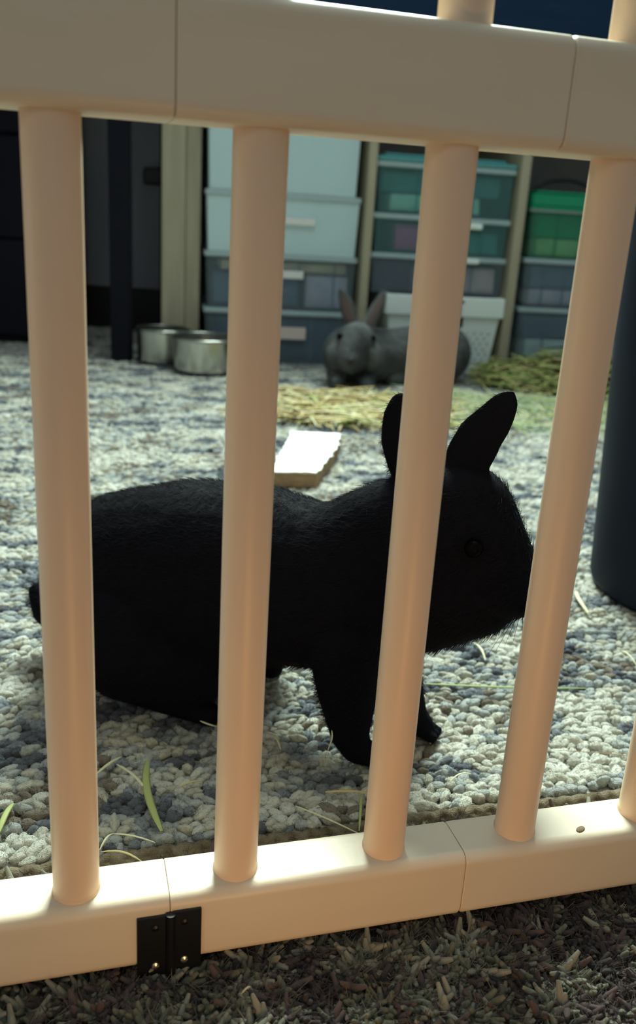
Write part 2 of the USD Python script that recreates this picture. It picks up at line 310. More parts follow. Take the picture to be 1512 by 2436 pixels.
# ------------------------------------------------------------------ animals
def sph(p, r, sc=(1, 1, 1), R=None, n=2):
    m = trimesh.creation.icosphere(n, 1.0); v = m.vertices * (V(sc) * r)
    if R is not None: v = v @ R.T
    return v + V(p)
def hull(*sets):
    h = trimesh.convex.convex_hull(np.vstack(sets)); return m3.Manifold(m3.Mesh(V(h.vertices, np.float32), V(h.faces, np.uint32)))
def chain(balls, R=None):
    out = m3.Manifold()
    for a, b in zip(balls[:-1], balls[1:]): out = out + hull(sph(*a[:2], *(a[2:] or ((1, 1, 1),)), R), sph(*b[:2], *(b[2:] or ((1, 1, 1),)), R))
    return out
def finish(man, edge, it):
    q = man.refine_to_length(edge).to_mesh(); m = trimesh.Trimesh(V(q.vert_properties)[:, :3].astype(float), V(q.tri_verts).astype(int))
    m.merge_vertices(digits_vertex=6); m.update_faces(m.nondegenerate_faces()); m.update_faces(m.unique_faces()); m.remove_unreferenced_vertices()
    m = max(m.split(only_watertight=False), key=lambda q: len(q.vertices)); v0 = m.vertices.copy()
    trimesh.smoothing.filter_taubin(m, lamb=0.5, nu=0.51, iterations=it)
    bad = ~(np.linalg.norm(m.vertices - v0, axis=1) < 0.012); v = m.vertices.copy(); v[bad] = v0[bad]; m.vertices = v
    return m
def fur(name, mesh, parent, mtl, n, length, width, flow, droop, seed, lenfn=None):
    r = np.random.default_rng(seed)
    p, fi = trimesh.sample.sample_surface(mesh, n, seed=seed); nor = mesh.face_normals[fi]
    fl_ = V(flow, float)[None] + r.normal(0, 0.35, (n, 3)); fl_ -= (fl_ * nor).sum(1, keepdims=True) * nor
    fl_ /= np.linalg.norm(fl_, axis=1, keepdims=True) + 1e-9
    L = length * r.uniform(0.6, 1.2, n)
    if lenfn is not None: L = L * lenfn(p)
    t = np.linspace(0, 1, 4)[None, :, None]
    c = p[:, None] - nor[:, None] * 0.001 + L[:, None, None] * (nor[:, None] * (0.55 * t - 0.15 * t ** 2) + fl_[:, None] * (0.80 * t) + V([0, 0, -1.0]) * droop * t ** 2)
    c[..., 2] = np.maximum(c[..., 2], 0.0008)
    bc = UsdGeom.BasisCurves.Define(stage, path_of(parent) + '/' + name)
    bc.CreateTypeAttr('linear'); bc.CreateCurveVertexCountsAttr(Vt.IntArray.FromNumpy(np.full(n, 4, np.int32)))
    bc.CreatePointsAttr(Vt.Vec3fArray.FromNumpy(c.reshape(-1, 3).astype(np.float32)))
    w = np.tile(V([1.0, 0.9, 0.6, 0.12]) * width, n); bc.CreateWidthsAttr(Vt.FloatArray.FromNumpy(w.astype(np.float32))); bc.SetWidthsInterpolation('vertex')
    UsdShade.MaterialBindingAPI.Apply(bc.GetPrim()).Bind(mtl); tag(bc.GetPrim(), kind='stuff')
def frame(d, across):
    """columns: across, normal, along"""
    z = V(d, float) / np.linalg.norm(d); x = V(across, float); x -= x @ z * z; x /= np.linalg.norm(x); return np.c_[x, np.cross(z, x), z]
def ear(pts, widths, across, thick=0.30):
    R = frame(V(pts[-1]) - V(pts[0]), across)
    return chain([(p, w, (1, thick, 1)) for p, w in zip(pts, widths)], R), R

# black rabbit: standing side-on behind the bars, head low to the right
br_ = thing('black_rabbit', 'black rabbit standing side-on just behind the bars, ears raised', 'rabbit')
ax = V([0.9207, -0.3903, 0]); out = V([-0.3903, -0.9207, 0])   # along the body, and towards the camera
Bax = np.c_[ax, out, [0, 0, 1.0]]
def B(p, r, sx=1, sy=1, sz=1): return (V(p), r, (sx, sy, sz))
body = chain([B((-0.1238, 0.576, 0.0700), 0.0690, 1, 0.92), B((-0.0763, 0.5559, 0.0891), 0.0665, 1, 0.95), B((-0.0351, 0.5384, 0.1005), 0.0585, 1, 0.95), B((0.004, 0.5218, 0.1010), 0.0530, 1, 0.92), B((0.0272, 0.512, 0.1118), 0.0510, 1, 0.88), B((0.048, 0.5032, 0.1400), 0.0400, 1, 0.9), B((0.0809, 0.4892, 0.1620), 0.0358, 1, 0.84)], Bax)
head = chain([B((0.0809, 0.4892, 0.1620), 0.0358, 1, 0.84), B((0.1038, 0.4795, 0.1330), 0.0278, 1, 0.80), B((0.1195, 0.4728, 0.1265), 0.0150, 1, 0.9)], Bax) + chain([B((0.0809, 0.4892, 0.1600), 0.034, 1, 0.9), B((0.0830, 0.4883, 0.1245), 0.0335, 1, 0.88), B((0.1038, 0.4795, 0.1300), 0.0262, 1, 0.8)], Bax) + chain([B((0.048, 0.5032, 0.13), 0.042, 1, 0.85), B((0.0830, 0.4883, 0.1245), 0.0335, 1, 0.88)], Bax) + chain([B((0.040, 0.5060, 0.115), 0.043, 1, 0.85), B((0.0640, 0.4960, 0.1080), 0.0335, 1, 0.85), B((0.0950, 0.4830, 0.1200), 0.027, 1, 0.82)], Bax)
thigh = chain([(V((-0.1163, 0.5402, 0.0560)) , 0.050), (V((-0.0794, 0.5246, 0.0445)), 0.0330)]) + chain([(V((-0.1163, 0.5402, 0.0480)), 0.044), (V((-0.1330, 0.5420, 0.0120)), 0.0110)])
hfoot = chain([(V((-0.1360, 0.5430, 0.0105)), 0.0105), (V((-0.0900, 0.5235, 0.0095)), 0.0092), (V((-0.0640, 0.5130, 0.0085)), 0.0080)])
off = -out * 0.075
thigh2 = chain([(V((-0.1063, 0.5402, 0.0560)) + off, 0.047), (V((-0.0694, 0.5246, 0.0445)) + off, 0.0300)]) + chain([(V((-0.1163, 0.5402, 0.0480)) + off, 0.040), (V((-0.1280, 0.5420, 0.0120)) + off, 0.0105)])
hfoot2 = chain([(V((-0.1300, 0.5430, 0.0105)) + off, 0.0105), (V((-0.0900, 0.5235, 0.0095)) + off, 0.0092), (V((-0.0560, 0.5130, 0.0085)) + off, 0.0080)])
leg = chain([(V((0.0235, 0.4918, 0.0860)), 0.0275), (V((0.0250, 0.4860, 0.0488)), 0.0190), (V((0.0285, 0.4838, 0.0190)), 0.0122), (V((0.0330, 0.4815, 0.0098)), 0.0094), (V((0.0440, 0.4775, 0.0075)), 0.0070)])
for k in (-1, 0, 1): leg = leg + hull(sph(V((0.0440, 0.4775, 0.0068)) + out * 0.0042 * k, 0.0045), sph(V((0.0510, 0.4750, 0.0050)) + out * 0.0048 * k, 0.0036))
leg2 = chain([(V((0.0445, 0.5264, 0.0750)), 0.0255), (V((0.0599, 0.5199, 0.0360)), 0.0160), (V((0.0700, 0.5176, 0.0140)), 0.0108), (V((0.0790, 0.5140, 0.0085)), 0.0075)])
for k in (-1, 0, 1): leg2 = leg2 + hull(sph(V((0.0790, 0.5140, 0.0070)) + out * 0.0042 * k, 0.0045), sph(V((0.0860, 0.5112, 0.0048)) + out * 0.0048 * k, 0.0036))
tail = chain([(V((-0.1830, 0.6000, 0.0300)), 0.0150), (V((-0.1985, 0.6072, 0.0320)), 0.0125), (V((-0.2080, 0.6115, 0.0440)), 0.0070)])
e2, R2 = ear([(0.0780, 0.4885, 0.1850), (0.0835, 0.4880, 0.2000), (0.0881, 0.4862, 0.2133), (0.0945, 0.4835, 0.2245), (0.0985, 0.4818, 0.2330), (0.1012, 0.4806, 0.2384)], [0.0110, 0.0135, 0.0130, 0.0105, 0.0075, 0.0028], ax - out * 0.25)
e1, R1 = ear([(0.0590, 0.5000, 0.1780), (0.0520, 0.5020, 0.1900), (0.0478, 0.5035, 0.2030), (0.0460, 0.5043, 0.2140), (0.0452, 0.5045, 0.2225), (0.0450, 0.5045, 0.2275)], [0.0125, 0.0158, 0.0165, 0.0142, 0.0098, 0.0035], ax + out * 0.3)
bm = finish(body + head + thigh + thigh2 + hfoot + hfoot2 + leg + leg2 + tail + e1 + e2, 0.0032, 26)
bm.vertices[:, 2] = np.maximum(bm.vertices[:, 2], 0.0004)
obj('body', bm, M['fur_black'], br_, True)
def near_ear(p): return np.where(p[:, 2] > 0.187, 0.55, np.where(p[:, 2] < 0.03, 0.5, 1.0))
fur('fur', bm, br_, M['strand_black'], 60000, 0.0085, 0.00022, (-0.8, 0.3, -0.25), 0.10, 5, near_ear)
for s_ in (1, -1):
    ep = V([0.0975, 0.4820, 0.1575]) + out * (0.0275 if s_ > 0 else 0) - out * (0.0275 if s_ < 0 else 0)
    obj('eye', trimesh.Trimesh(sph(ep, 0.0052, n=3), trimesh.creation.icosphere(3).faces), M['eye'], br_, True)
obj('nose', trimesh.Trimesh(sph((0.1335, 0.4668, 0.1285), 0.0042, (0.6, 1.1, 0.8), Bax, 3), trimesh.creation.icosphere(3).faces), M['nose'], br_, True)
w = []
for s_ in (1, -1):
    for k in range(6):
        p0 = V([0.1235, 0.4710, 0.1225]) + out * s_ * 0.011; d = ax * (0.35 - 0.14 * k) + out * s_ * 1.0 + V([0, 0, 0.25 - 0.13 * k])
        w.append(tube([p0 + d * t * 0.030 - V([0, 0, 0.008]) * t * t for t in (0, 0.5, 1)], [0.00018, 0.00014, 0.00006], 4))
obj('whisker', w, M['strand_black'], br_, True, kind='stuff')

# grey rabbit: loafing at the back, facing the camera
gr = thing('grey_rabbit', 'grey-brown rabbit lying behind the straw in front of the storage bins, facing the camera', 'rabbit')
gb = chain([(V((0.0551, 1.865, 0.0600)), 0.0600, (1.08, 1, 0.98)), (V((0.1300, 1.905, 0.0560)), 0.0545), (V((0.2000, 1.935, 0.0600)), 0.0590), (V((0.2500, 1.950, 0.0615)), 0.0610)])
gb = gb + chain([(V((0.0574, 1.850, 0.0700)), 0.046), (V((0.0560, 1.818, 0.0926)), 0.0395), (V((0.0490, 1.790, 0.0640)), 0.0300), (V((0.0470, 1.772, 0.0600)), 0.0200)])
gb = gb + chain([(V((0.0560, 1.825, 0.085)), 0.036), (V((0.0840, 1.812, 0.0640)), 0.0300)]) + chain([(V((0.0560, 1.825, 0.085)), 0.036), (V((0.0215, 1.815, 0.0600)), 0.0280)])
for px in (0.022, 0.082):
    gb = gb + chain([(V((px, 1.835, 0.030)), 0.022), (V((px, 1.800, 0.015)), 0.0148), (V((px, 1.785, 0.0125)), 0.0120)])
gb = gb + chain([(V((0.215, 1.905, 0.055)), 0.050), (V((0.185, 1.885, 0.020)), 0.019), (V((0.140, 1.865, 0.014)), 0.0135)])
ge1, G1 = ear([(0.0500, 1.835, 0.1120), (0.0445, 1.842, 0.1290), (0.0385, 1.846, 0.1460), (0.0310, 1.849, 0.1640), (0.0225, 1.850, 0.1810), (0.0175, 1.850, 0.1900)], [0.0120, 0.0150, 0.0165, 0.0145, 0.0090, 0.0035], (0.95, -0.25, 0.3), 0.26)
ge2, G2 = ear([(0.0740, 1.838, 0.1120), (0.0830, 1.850, 0.1290), (0.0905, 1.858, 0.1450), (0.0985, 1.866, 0.1620), (0.1050, 1.873, 0.1800), (0.1085, 1.877, 0.1900)], [0.0120, 0.0150, 0.0160, 0.0140, 0.0088, 0.0035], (0.9, 0.4, -0.3), 0.26)
gm = finish(gb + ge1 + ge2, 0.0040, 22); gm.vertices[:, 2] = np.maximum(gm.vertices[:, 2], 0.0004)
obj('body', gm, M['fur_grey'], gr, True)
fur('fur', gm, gr, M['strand_grey'], 26000, 0.011, 0.00045, (0.5, 0.7, -0.3), 0.15, 9, lambda p: np.where(p[:, 2] > 0.122, 0.3, 1.0))
for ex, ey in ((0.0885, 1.799), (0.0225, 1.797)):
    obj('eye', trimesh.Trimesh(sph((ex, ey, 0.1030), 0.0066, n=3), trimesh.creation.icosphere(3).faces), M['eye'], gr, True)
obj('nose', trimesh.Trimesh(sph((0.0470, 1.7515, 0.0640), 0.0052, (1.1, 0.7, 0.8), None, 3), trimesh.creation.icosphere(3).faces), M['nose'], gr, True)
for pts_, wd, Rr in (([(0.0430, 1.8385, 0.1310), (0.0370, 1.8425, 0.1480), (0.0300, 1.8455, 0.1640), (0.0230, 1.8475, 0.1790)], [0.008, 0.0105, 0.0085, 0.004], G1), ([(0.0830, 1.8455, 0.1310), (0.0910, 1.8535, 0.1480), (0.0985, 1.8615, 0.1640), (0.1045, 1.8690, 0.1790)], [0.008, 0.0100, 0.0085, 0.004], G2)):
    q = chain([(V(p), r_, (1, 0.12, 1)) for p, r_ in zip(pts_, wd)], Rr)
    obj('inner_ear', finish(q, 0.004, 6), M['inner_ear'], gr, True)

# ------------------------------------------------------------------ shelving and bins at the back
SA = math.radians(10.0); SO = V([-0.35, 2.0, 0]); su, sn = V([math.cos(SA), math.sin(SA), 0]), V([-math.sin(SA), math.cos(SA), 0])
def SL(x, y, z=0.0): return tuple(SO + su * x + sn * y + V([0, 0, z]))
Z0 = -0.004   # things stand on the yarn
shelf = thing('shelving_unit', 'pale wooden open shelving unit holding storage bins along the back', 'shelf', SL(0, 0), SA)
obj('upright', bx(-0.026, 0.026, 0.056, 0.40, Z0, 0.612, 0.002), M['board'], shelf, False)
obj('upright', bx(0.026, 0.060, 0.068, 0.40, Z0, 0.612, 0.002), M['board'], shelf, False, label='narrower set-back board of the left upright')
for a, b in ((0.421, 0.440), (0.772, 0.794), (1.185, 1.207)):
    obj('upright', bx(a, b, 0.0, 0.40, Z0, 0.612, 0.0015), M['board'], shelf, False)
obj('shelf_board', bx(-0.026, 1.207, 0.0, 0.40, 0.612, 0.632, 0.0015), M['board'], shelf, False)
obj('back_panel', bx(-0.026, 1.207, 0.40, 0.408, Z0, 0.632), mat('back_panel_grey', (0.34, 0.34, 0.36), 0.8), shelf, False)
nav = thing('drawer_chest', 'dark navy drawer fronts on the upper shelf above the bins', 'drawers', SL(0.20, 0.015, 0.632), SA)
obj('body', bx(0.0, 1.0, 0.012, 0.36, 0.0, 0.40, 0.002), M['navy'], nav, False)
for k in range(4): obj('drawer', bx(0.006, 0.994, 0.0, 0.014, 0.006 + 0.098 * k, 0.100 + 0.098 * k, 0.002), M['navy'], nav, False)

def bin_(name, label, u0, u1, z0, z1, y0, dep, mb, mr, rim=0.012, taper=0.008, ribs=(), lab=None, handle=None, lid=None, wall=0.0022):
    """a tapered open tub with a flanged rim, in shelf coordinates"""
    t = thing(name, label, 'bin', SL((u0 + u1) / 2, y0, z0), SA, 'storage bins on the shelving unit')
    w, h = (u1 - u0) / 2, z1 - z0
    o = frustum((-w + taper, w - taper, taper * 0.6, dep - taper, 0), (-w + 0.003, w - 0.003, 0.004, dep - 0.003, h - 0.002))
    i = frustum((-w + taper + wall, w - taper - wall, taper * 0.6 + wall, dep - taper - wall, wall), (-w + 0.003 + wall, w - 0.003 - wall, 0.004 + wall, dep - 0.003 - wall, h + 0.01))
    parts = [cut(o, i)]
    for rx in ribs: parts.append(bx(-w + rx * 2 * w - 0.003, -w + rx * 2 * w + 0.003, taper * 0.35 - 0.0015, taper * 0.35 + 0.0025, 0.004, h - rim - 0.002, 0.0008))
    obj('body', parts, mb, t, False)
    rm = cut(bx(-w, w, 0, dep, h - rim, h, 0.002), bx(-w + 0.006, w - 0.006, 0.006, dep - 0.006, h - rim - 0.01, h + 0.01))
    obj('rim', rm, mr, t, False)
    if lid is not None:
        obj('lid', [bx(-w, w, -0.002, dep, h + 0.0005, h + 0.010, 0.003), bx(-w + 0.02, w - 0.02, 0.02, dep - 0.02, h + 0.010, h + 0.018, 0.003)], lid, t, False)
    if lab:
        a, b, c, d, lm = lab
        obj('label', bx(a - (u0 + u1) / 2, b - (u0 + u1) / 2, -0.0035, taper * 0.6 + 0.001, c - z0, d - z0, 0.0008), lm, t, False)
    if handle:
        a, b, c, d = handle
        obj('handle', bx(a - (u0 + u1) / 2, b - (u0 + u1) / 2, -0.009, 0.006, c - z0, d - z0, 0.003), M['white_p'], t, False)
    return t
def stuff_in(name, label, cat, x0, x1, y0, y1, z0, z1, m, seed):
    """a soft folded bundle or a small box inside a bin"""
    b = trimesh.creation.box([x1 - x0, y1 - y0, z1 - z0]); b = b.subdivide().subdivide().subdivide()
    v = b.vertices.copy(); h = V([x1 - x0, y1 - y0, z1 - z0]) / 2
    q = np.abs(v / h); v *= 1 - 0.10 * np.clip(np.sort(q, axis=1)[:, 1:2] - 0.6, 0, 1)
    v *= 1 + 0.05 * (meshkit.noise(v * 30 + seed * 3.7, seed)[:, None] - 0.7)
    b.vertices = v
    c = SL((x0 + x1) / 2, (y0 + y1) / 2, (z0 + z1) / 2); b.apply_translation([0, 0, (z1 - z0) / 2])
    t = UsdGeom.Xform  # noqa
    m_ = obj(name, xf(b, (c[0], c[1], z0), SA), m, None, 40, label, cat, 'contents of the storage bins'); return m_

D = 0.30
c1 = (0.068, 0.414)
bin_('storage_bin', 'clear tapered bin full of navy fabric at the bottom of the left stack', *c1, Z0, 0.122, 0.016, D, M['clear'], M['rim'], ribs=(0.30, 0.72, 0.9), lab=(0.232, 0.303, 0.057, 0.084, M['labelp']))
bin_('storage_bin', 'clear bin with tan and lilac contents, second from the bottom of the left stack', *c1, 0.1225, 0.245, 0.016, D, M['clear'], M['rim'], ribs=(0.25, 0.62, 0.85), lab=(0.236, 0.291, 0.193, 0.210, M['label']))
bin_('storage_bin', 'milky white bin in the left stack with a slim label on its front', *c1, 0.2455, 0.374, 0.016, D, M['milky'], M['rim'], lab=(0.24, 0.312, 0.309, 0.324, M['label']))
bin_('storage_bin', 'tall milky white bin on top of the left stack', 0.068, 0.408, 0.3745, 0.590, 0.016, D, M['milky'], M['rim'])
stuff_in('folded_fabric', 'navy folded fabric in the bottom bin of the left stack', 'fabric', 0.085, 0.398, 0.030, 0.29, 0.003, 0.100, M['cloth_navy'], 1)
stuff_in('paper_stack', 'tan paper stack across the second bin of the left stack', 'paper', 0.100, 0.400, 0.034, 0.27, 0.206, 0.228, M['cloth_tan'], 2)
stuff_in('fabric_bundle', 'lilac grey bundle in the second bin of the left stack', 'fabric', 0.300, 0.400, 0.034, 0.20, 0.128, 0.202, M['cloth_lilac'], 3)
stuff_in('fabric_bundle', 'slate blue bundle at the left of the second bin of the left stack', 'fabric', 0.085, 0.290, 0.050, 0.25, 0.128, 0.200, M['cloth_slate'], 4)
stuff_in('folded_fabric', 'white folded linen filling the slim-labelled milky bin', 'fabric', 0.085, 0.398, 0.030, 0.28, 0.262, 0.352, M['cloth_white'], 5)
stuff_in('folded_fabric', 'white folded linen in the tall top bin of the left stack', 'fabric', 0.085, 0.392, 0.030, 0.28, 0.380, 0.560, M['cloth_white'], 6)

c2 = (0.443, 0.768)
def basket():
    t = thing('white_basket', 'white perforated plastic basket at the bottom of the middle stack', 'basket', SL(0.6275, 0.0, Z0), SA)
    w, h, z1 = 0.143, 0.176, 0.176
    o = frustum((-w + 0.022, w - 0.022, 0.014, 0.286, 0), (-w + 0.008, w - 0.008, 0.004, 0.296, h - 0.04))
    i = frustum((-w + 0.025, w - 0.025, 0.017, 0.283, 0.003), (-w + 0.011, w - 0.011, 0.007, 0.293, h))
    hol = []
    for r in range(6):
        for c in range(13):
            x = -0.105 + c * 0.0175 + (r % 2) * 0.00875
            hc = trimesh.creation.cylinder(0.0028, 0.06, sections=8); hc.apply_transform(trimesh.transformations.rotation_matrix(math.pi / 2, [1, 0, 0])); hc.apply_translation([x, 0.012, 0.030 + r * 0.0125]); hol.append(hc)
    slot = bx(-0.035, 0.048, -0.02, 0.03, 0.104, 0.128)
    obj('body', cut(cut(o, i), slot, trimesh.util.concatenate(hol)), M['white_p'], t, False)
    obj('rim', cut(bx(-w, w, -0.004, 0.30, h - 0.047, h, 0.003), bx(-w + 0.008, w - 0.008, 0.004, 0.292, h - 0.06, h + 0.01)), M['white_p'], t, False)
    obj('slot_shade_panel', bx(-0.034, 0.047, 0.008, 0.010, 0.105, 0.127), M['slot_shade_ink'], t, False, label='dark panel in the hand hole below the rim, standing in for the shade inside')  # dark sheet behind the slot paints the shade inside the basket
    lb = obj('label', bx(0.010, 0.040, -0.0052, -0.0035, h - 0.042, h - 0.006), M['label'], t, False, label='small printed label on the rim')
    for k, (a, b, z) in enumerate(((0.014, 0.042, h - 0.011), (0.014, 0.030, h - 0.020), (0.014, 0.028, h - 0.031))):
        obj('print_mark', bx(a, b, -0.0058, -0.0050, z - 0.003, z + 0.003), M['cloth_tan'] if k == 1 else M['slot_shade_ink'], lb, False)
basket()
stuff_in('fabric_bundle', 'grey-brown bundle inside the white perforated basket', 'fabric', 0.520, 0.735, 0.030, 0.25, 0.002, 0.100, M['cloth_lilac'], 7)
bin_('storage_bin', 'clear bin with plum and rose contents resting on the white basket', *c2, 0.1725, 0.2610, 0.016, D, M['clear'], M['rim'], ribs=(0.4, 0.75), handle=(0.640, 0.700, 0.246, 0.258))
bin_('storage_bin', 'teal-tinted bin holding a bright pink bundle in the middle stack', *c2, 0.2615, 0.3465, 0.016, D, M['clearteal'], M['rim'], ribs=(0.35, 0.8), handle=(0.640, 0.699, 0.322, 0.336))
bin_('storage_bin', 'teal-lidded bin on top of the middle stack', *c2, 0.3470, 0.4560, 0.016, D, M['clearteal'], M['rim'], ribs=(0.3, 0.7), lid=M['teal_lid'])
stuff_in('fabric_bundle', 'dark plum bundle at the left of the bin on the white basket', 'fabric', 0.455, 0.545, 0.032, 0.28, 0.178, 0.245, M['cloth_plum'], 8)
stuff_in('fabric_bundle', 'dusty rose bundle in the bin resting on the white basket', 'fabric', 0.550, 0.755, 0.032, 0.22, 0.178, 0.236, M['cloth_rose'], 9)
stuff_in('fabric_bundle', 'bright pink bundle in the teal-tinted bin', 'fabric', 0.500, 0.590, 0.030, 0.20, 0.267, 0.326, M['cloth_pink'], 10)
stuff_in('fabric_bundle', 'dark teal bundle beside the pink one in the teal-tinted bin', 'fabric', 0.600, 0.752, 0.034, 0.25, 0.267, 0.315, M['cloth_teal'], 11)
stuff_in('fabric_bundle', 'pale yellowish bundle in the teal-lidded bin', 'fabric', 0.480, 0.700, 0.034, 0.24, 0.353, 0.390, M['cloth_pale'], 12)
stuff_in('fabric_bundle', 'dark teal fabric above the pale bundle in the teal-lidded bin', 'fabric', 0.460, 0.750, 0.05, 0.27, 0.392, 0.436, M['cloth_teal'], 13)

c3 = (0.812, 1.165)
bin_('storage_bin', 'clear bin with pale contents at the bottom of the right stack beside the hay', *c3, Z0, 0.154, 0.016, D, M['clear'], M['rim'], ribs=(0.2, 0.45, 0.7))
bin_('storage_bin', 'clear bin with slate blue contents in the middle of the right stack', *c3, 0.1545, 0.267, 0.016, D, M['clear'], M['rim'], ribs=(0.15, 0.3, 0.45, 0.6, 0.8), handle=(0.965, 1.01, 0.205, 0.232))
gbin = bin_('storage_bin', 'green-tinted bin with green lid and dark arched carry handle on top of the right stack', *c3, 0.2675, 0.382, 0.016, D, M['cleargreen'], M['rim'], ribs=(0.2, 0.38, 0.56, 0.75), handle=(0.985, 1.02, 0.322, 0.340))
w3 = (c3[1] - c3[0]) / 2
obj('lid', [bx(-w3, w3, -0.002, D, 0.115, 0.142, 0.004), bx(-w3 + 0.015, w3 - 0.015, 0.015, D - 0.015, 0.142, 0.150, 0.003), bx(-w3 - 0.002, w3 + 0.002, -0.005, D + 0.003, 0.109, 0.116, 0.002)], M['green_lid'], gbin, False)
th = np.linspace(0, math.pi, 25)
obj('carry_handle', tube([(-0.075 + 0.078 * -math.cos(a), 0.06, 0.143 + 0.034 * math.sin(a)) for a in th], 0.0045, 10), M['handle_dark'], gbin, True, label='dark arched handle on the lid')
stuff_in('fabric_bundle', 'pale bundle in the bottom bin of the right stack', 'fabric', 0.840, 1.150, 0.030, 0.26, 0.002, 0.078, M['cloth_pale'], 14)
stuff_in('folded_fabric', 'slate fabric lying on the pale bundle in the bottom right bin', 'fabric', 0.832, 1.150, 0.040, 0.26, 0.080, 0.135, M['cloth_slate'], 15)
stuff_in('folded_fabric', 'slate blue folded fabric in the middle bin of the right stack', 'fabric', 0.830, 1.150, 0.030, 0.26, 0.198, 0.250, M['cloth_slate'], 16)
stuff_in('fabric_bundle', 'lilac bundle below the slate fabric in the middle bin of the right stack', 'fabric', 0.832, 1.150, 0.030, 0.24, 0.160, 0.196, M['cloth_lilac'], 17)
stuff_in('cardboard_block', 'tan cardboard box inside the green-lidded bin', 'box', 0.835, 1.150, 0.026, 0.24, 0.273, 0.312, M['cloth_tan'], 18)
stuff_in('fabric_bundle', 'green bundle above the tan box in the green-lidded bin', 'fabric', 0.832, 1.148, 0.036, 0.26, 0.314, 0.368, M['cloth_green'], 19)

# ------------------------------------------------------------------ the dark desk at the back left
desk = thing('desk', 'black desk with square legs standing in the dark back left corner', 'desk', (-0.46, 1.98, 0))
def dx(a, b, c, d, e, f, k=0.002): return bx(a, b, c, d, e, f, k)
obj('leg', dx(-0.0205, 0.0205, -0.02, 0.021, Z0, 0.72), M['black'], desk, False)
obj('leg', dx(-0.0205, 0.0205, 0.55, 0.591, Z0, 0.72), M['black'], desk, False)
obj('desk_top', dx(-1.15, 0.05, -0.04, 0.61, 0.72, 0.75), M['black'], desk, False)
obj('apron', dx(-0.30, 0.0, 0.56, 0.58, 0.60, 0.72), M['black'], desk, False)
obj('side_panel', dx(-1.12, -1.10, 0.0, 0.58, Z0, 0.72), M['black'], desk, False)
ped = thing('drawer_pedestal', 'black drawer pedestal under the left side of the desk', 'drawers', (-0.93, 2.14, -0.003))
obj('body', bx(-0.30, 0.235, 0.012, 0.42, 0.0, 0.70, 0.002), M['black'], ped, False)
for k in range(3):
    d = obj('drawer', bx(-0.297, 0.232, -0.006, 0.012, 0.02 + 0.226 * k, 0.24 + 0.226 * k, 0.002), M['black'], ped, False)
    obj('handle', bx(-0.09, 0.03, -0.016, -0.006, 0.17 + 0.226 * k, 0.182 + 0.226 * k, 0.002), M['handle_dark'], d, False)
plug = thing('plug_adapter', 'small black plug adapter on the wall right of the desk leg', 'plug', (-0.512, 2.62, 0.41))
obj('body', bx(-0.026, 0.026, -0.035, 0, -0.022, 0.022, 0.005), M['handle_dark'], plug, False)
obj('wall_plate', bx(-0.036, 0.036, -0.004, 0, -0.036, 0.036, 0.001), M['wall'], plug, False)

# ------------------------------------------------------------------ steel bowls
def bowl(label, loc, r, h):
    t = thing('steel_bowl', label, 'bowl', loc, 0, 'steel pet bowls')
    o = [(0, 0.0015), (r * 0.86, 0.0015), (r * 0.93, 0.004), (r * 0.975, h * 0.95)]
    rimc, rr = V([r * 0.985, h - 0.0028]), 0.0032
    o += [tuple(rimc + rr * V([math.sin(a), -math.cos(a)])) for a in np.linspace(0.2, math.pi + 1.2, 12)]
    o += [(r * 0.955, h * 0.9), (r * 0.90, 0.006), (r * 0.84, 0.0035), (0, 0.0035)]
    obj('body', lathe(o, 64), M['steel'], t, 50)
    q = V([(r * 0.94 + 0.0022 * math.cos(a), 0.003 + 0.0022 * math.sin(a)) for a in np.linspace(0, 2 * math.pi, 9)]); 
    obj('rubber_ring', lathe(q, 48), M['handle_dark'], t, 50)
bowl('right one of two stainless steel bowls, overlapping the other in view', (-0.262, 1.898, 0.0005), 0.0720, 0.0735)
bowl('left one of two stainless steel bowls, beside the dark desk leg', (-0.369, 1.984, 0.0005), 0.0590, 0.0750)

# ------------------------------------------------------------------ navy tub at the right
tb = thing('waste_bin', 'dark navy round tapered bin standing at the right edge', 'bin', (0.384, 0.800, 0.0))
pr_ = [(0, 0), (0.105, 0.0), (0.110, 0.004), (0.112, 0.010), (0.1310, 0.375), (0.1340, 0.377), (0.1340, 0.385), (0.1280, 0.386), (0.1090, 0.012), (0, 0.008)]
obj('body', lathe(pr_, 72), M['tub'], tb, 40)

# ------------------------------------------------------------------ cardboard
def jag(poly, seed, amp=0.0025, step=0.006):
    r = np.random.default_rng(seed); outp = []
    for a, b in zip(poly, poly[1:] + poly[:1]):
        a, b = V(a), V(b); k = max(2, int(np.linalg.norm(b - a) / step))
        for i in range(k): outp.append(tuple(a + (b - a) * i / k + r.normal(0, amp, 2) * (1 if i else 0.4)))
    return Polygon(outp).buffer(0)
top_poly = [(-0.0640, 1.0645), (-0.0053, 1.0735), (0.0030, 1.115), (0.0200, 1.205), (0.0274, 1.2957), (-0.0488, 1.2889), (-0.0500, 1.22)]
cb = thing('cardboard_piece', 'torn flat cardboard box with a white top lying on the rug', 'cardboard')
bp = jag(top_poly, 3, 0.0008)
b_ = trimesh.creation.extrude_polygon(bp, 0.0185, engine='earcut'); b_.apply_translation([0, 0, 0.001])
obj('box_body', b_, M['card_brown'], cb, False, label='brown corrugated sides')
t_ = trimesh.creation.extrude_polygon(jag(top_poly, 4, 0.0016).buffer(0.0006), 0.0014, engine='earcut'); t_.apply_translation([0, 0, 0.0197])
obj('top_sheet', t_, M['card_white'], cb, False, label='white torn top sheet')

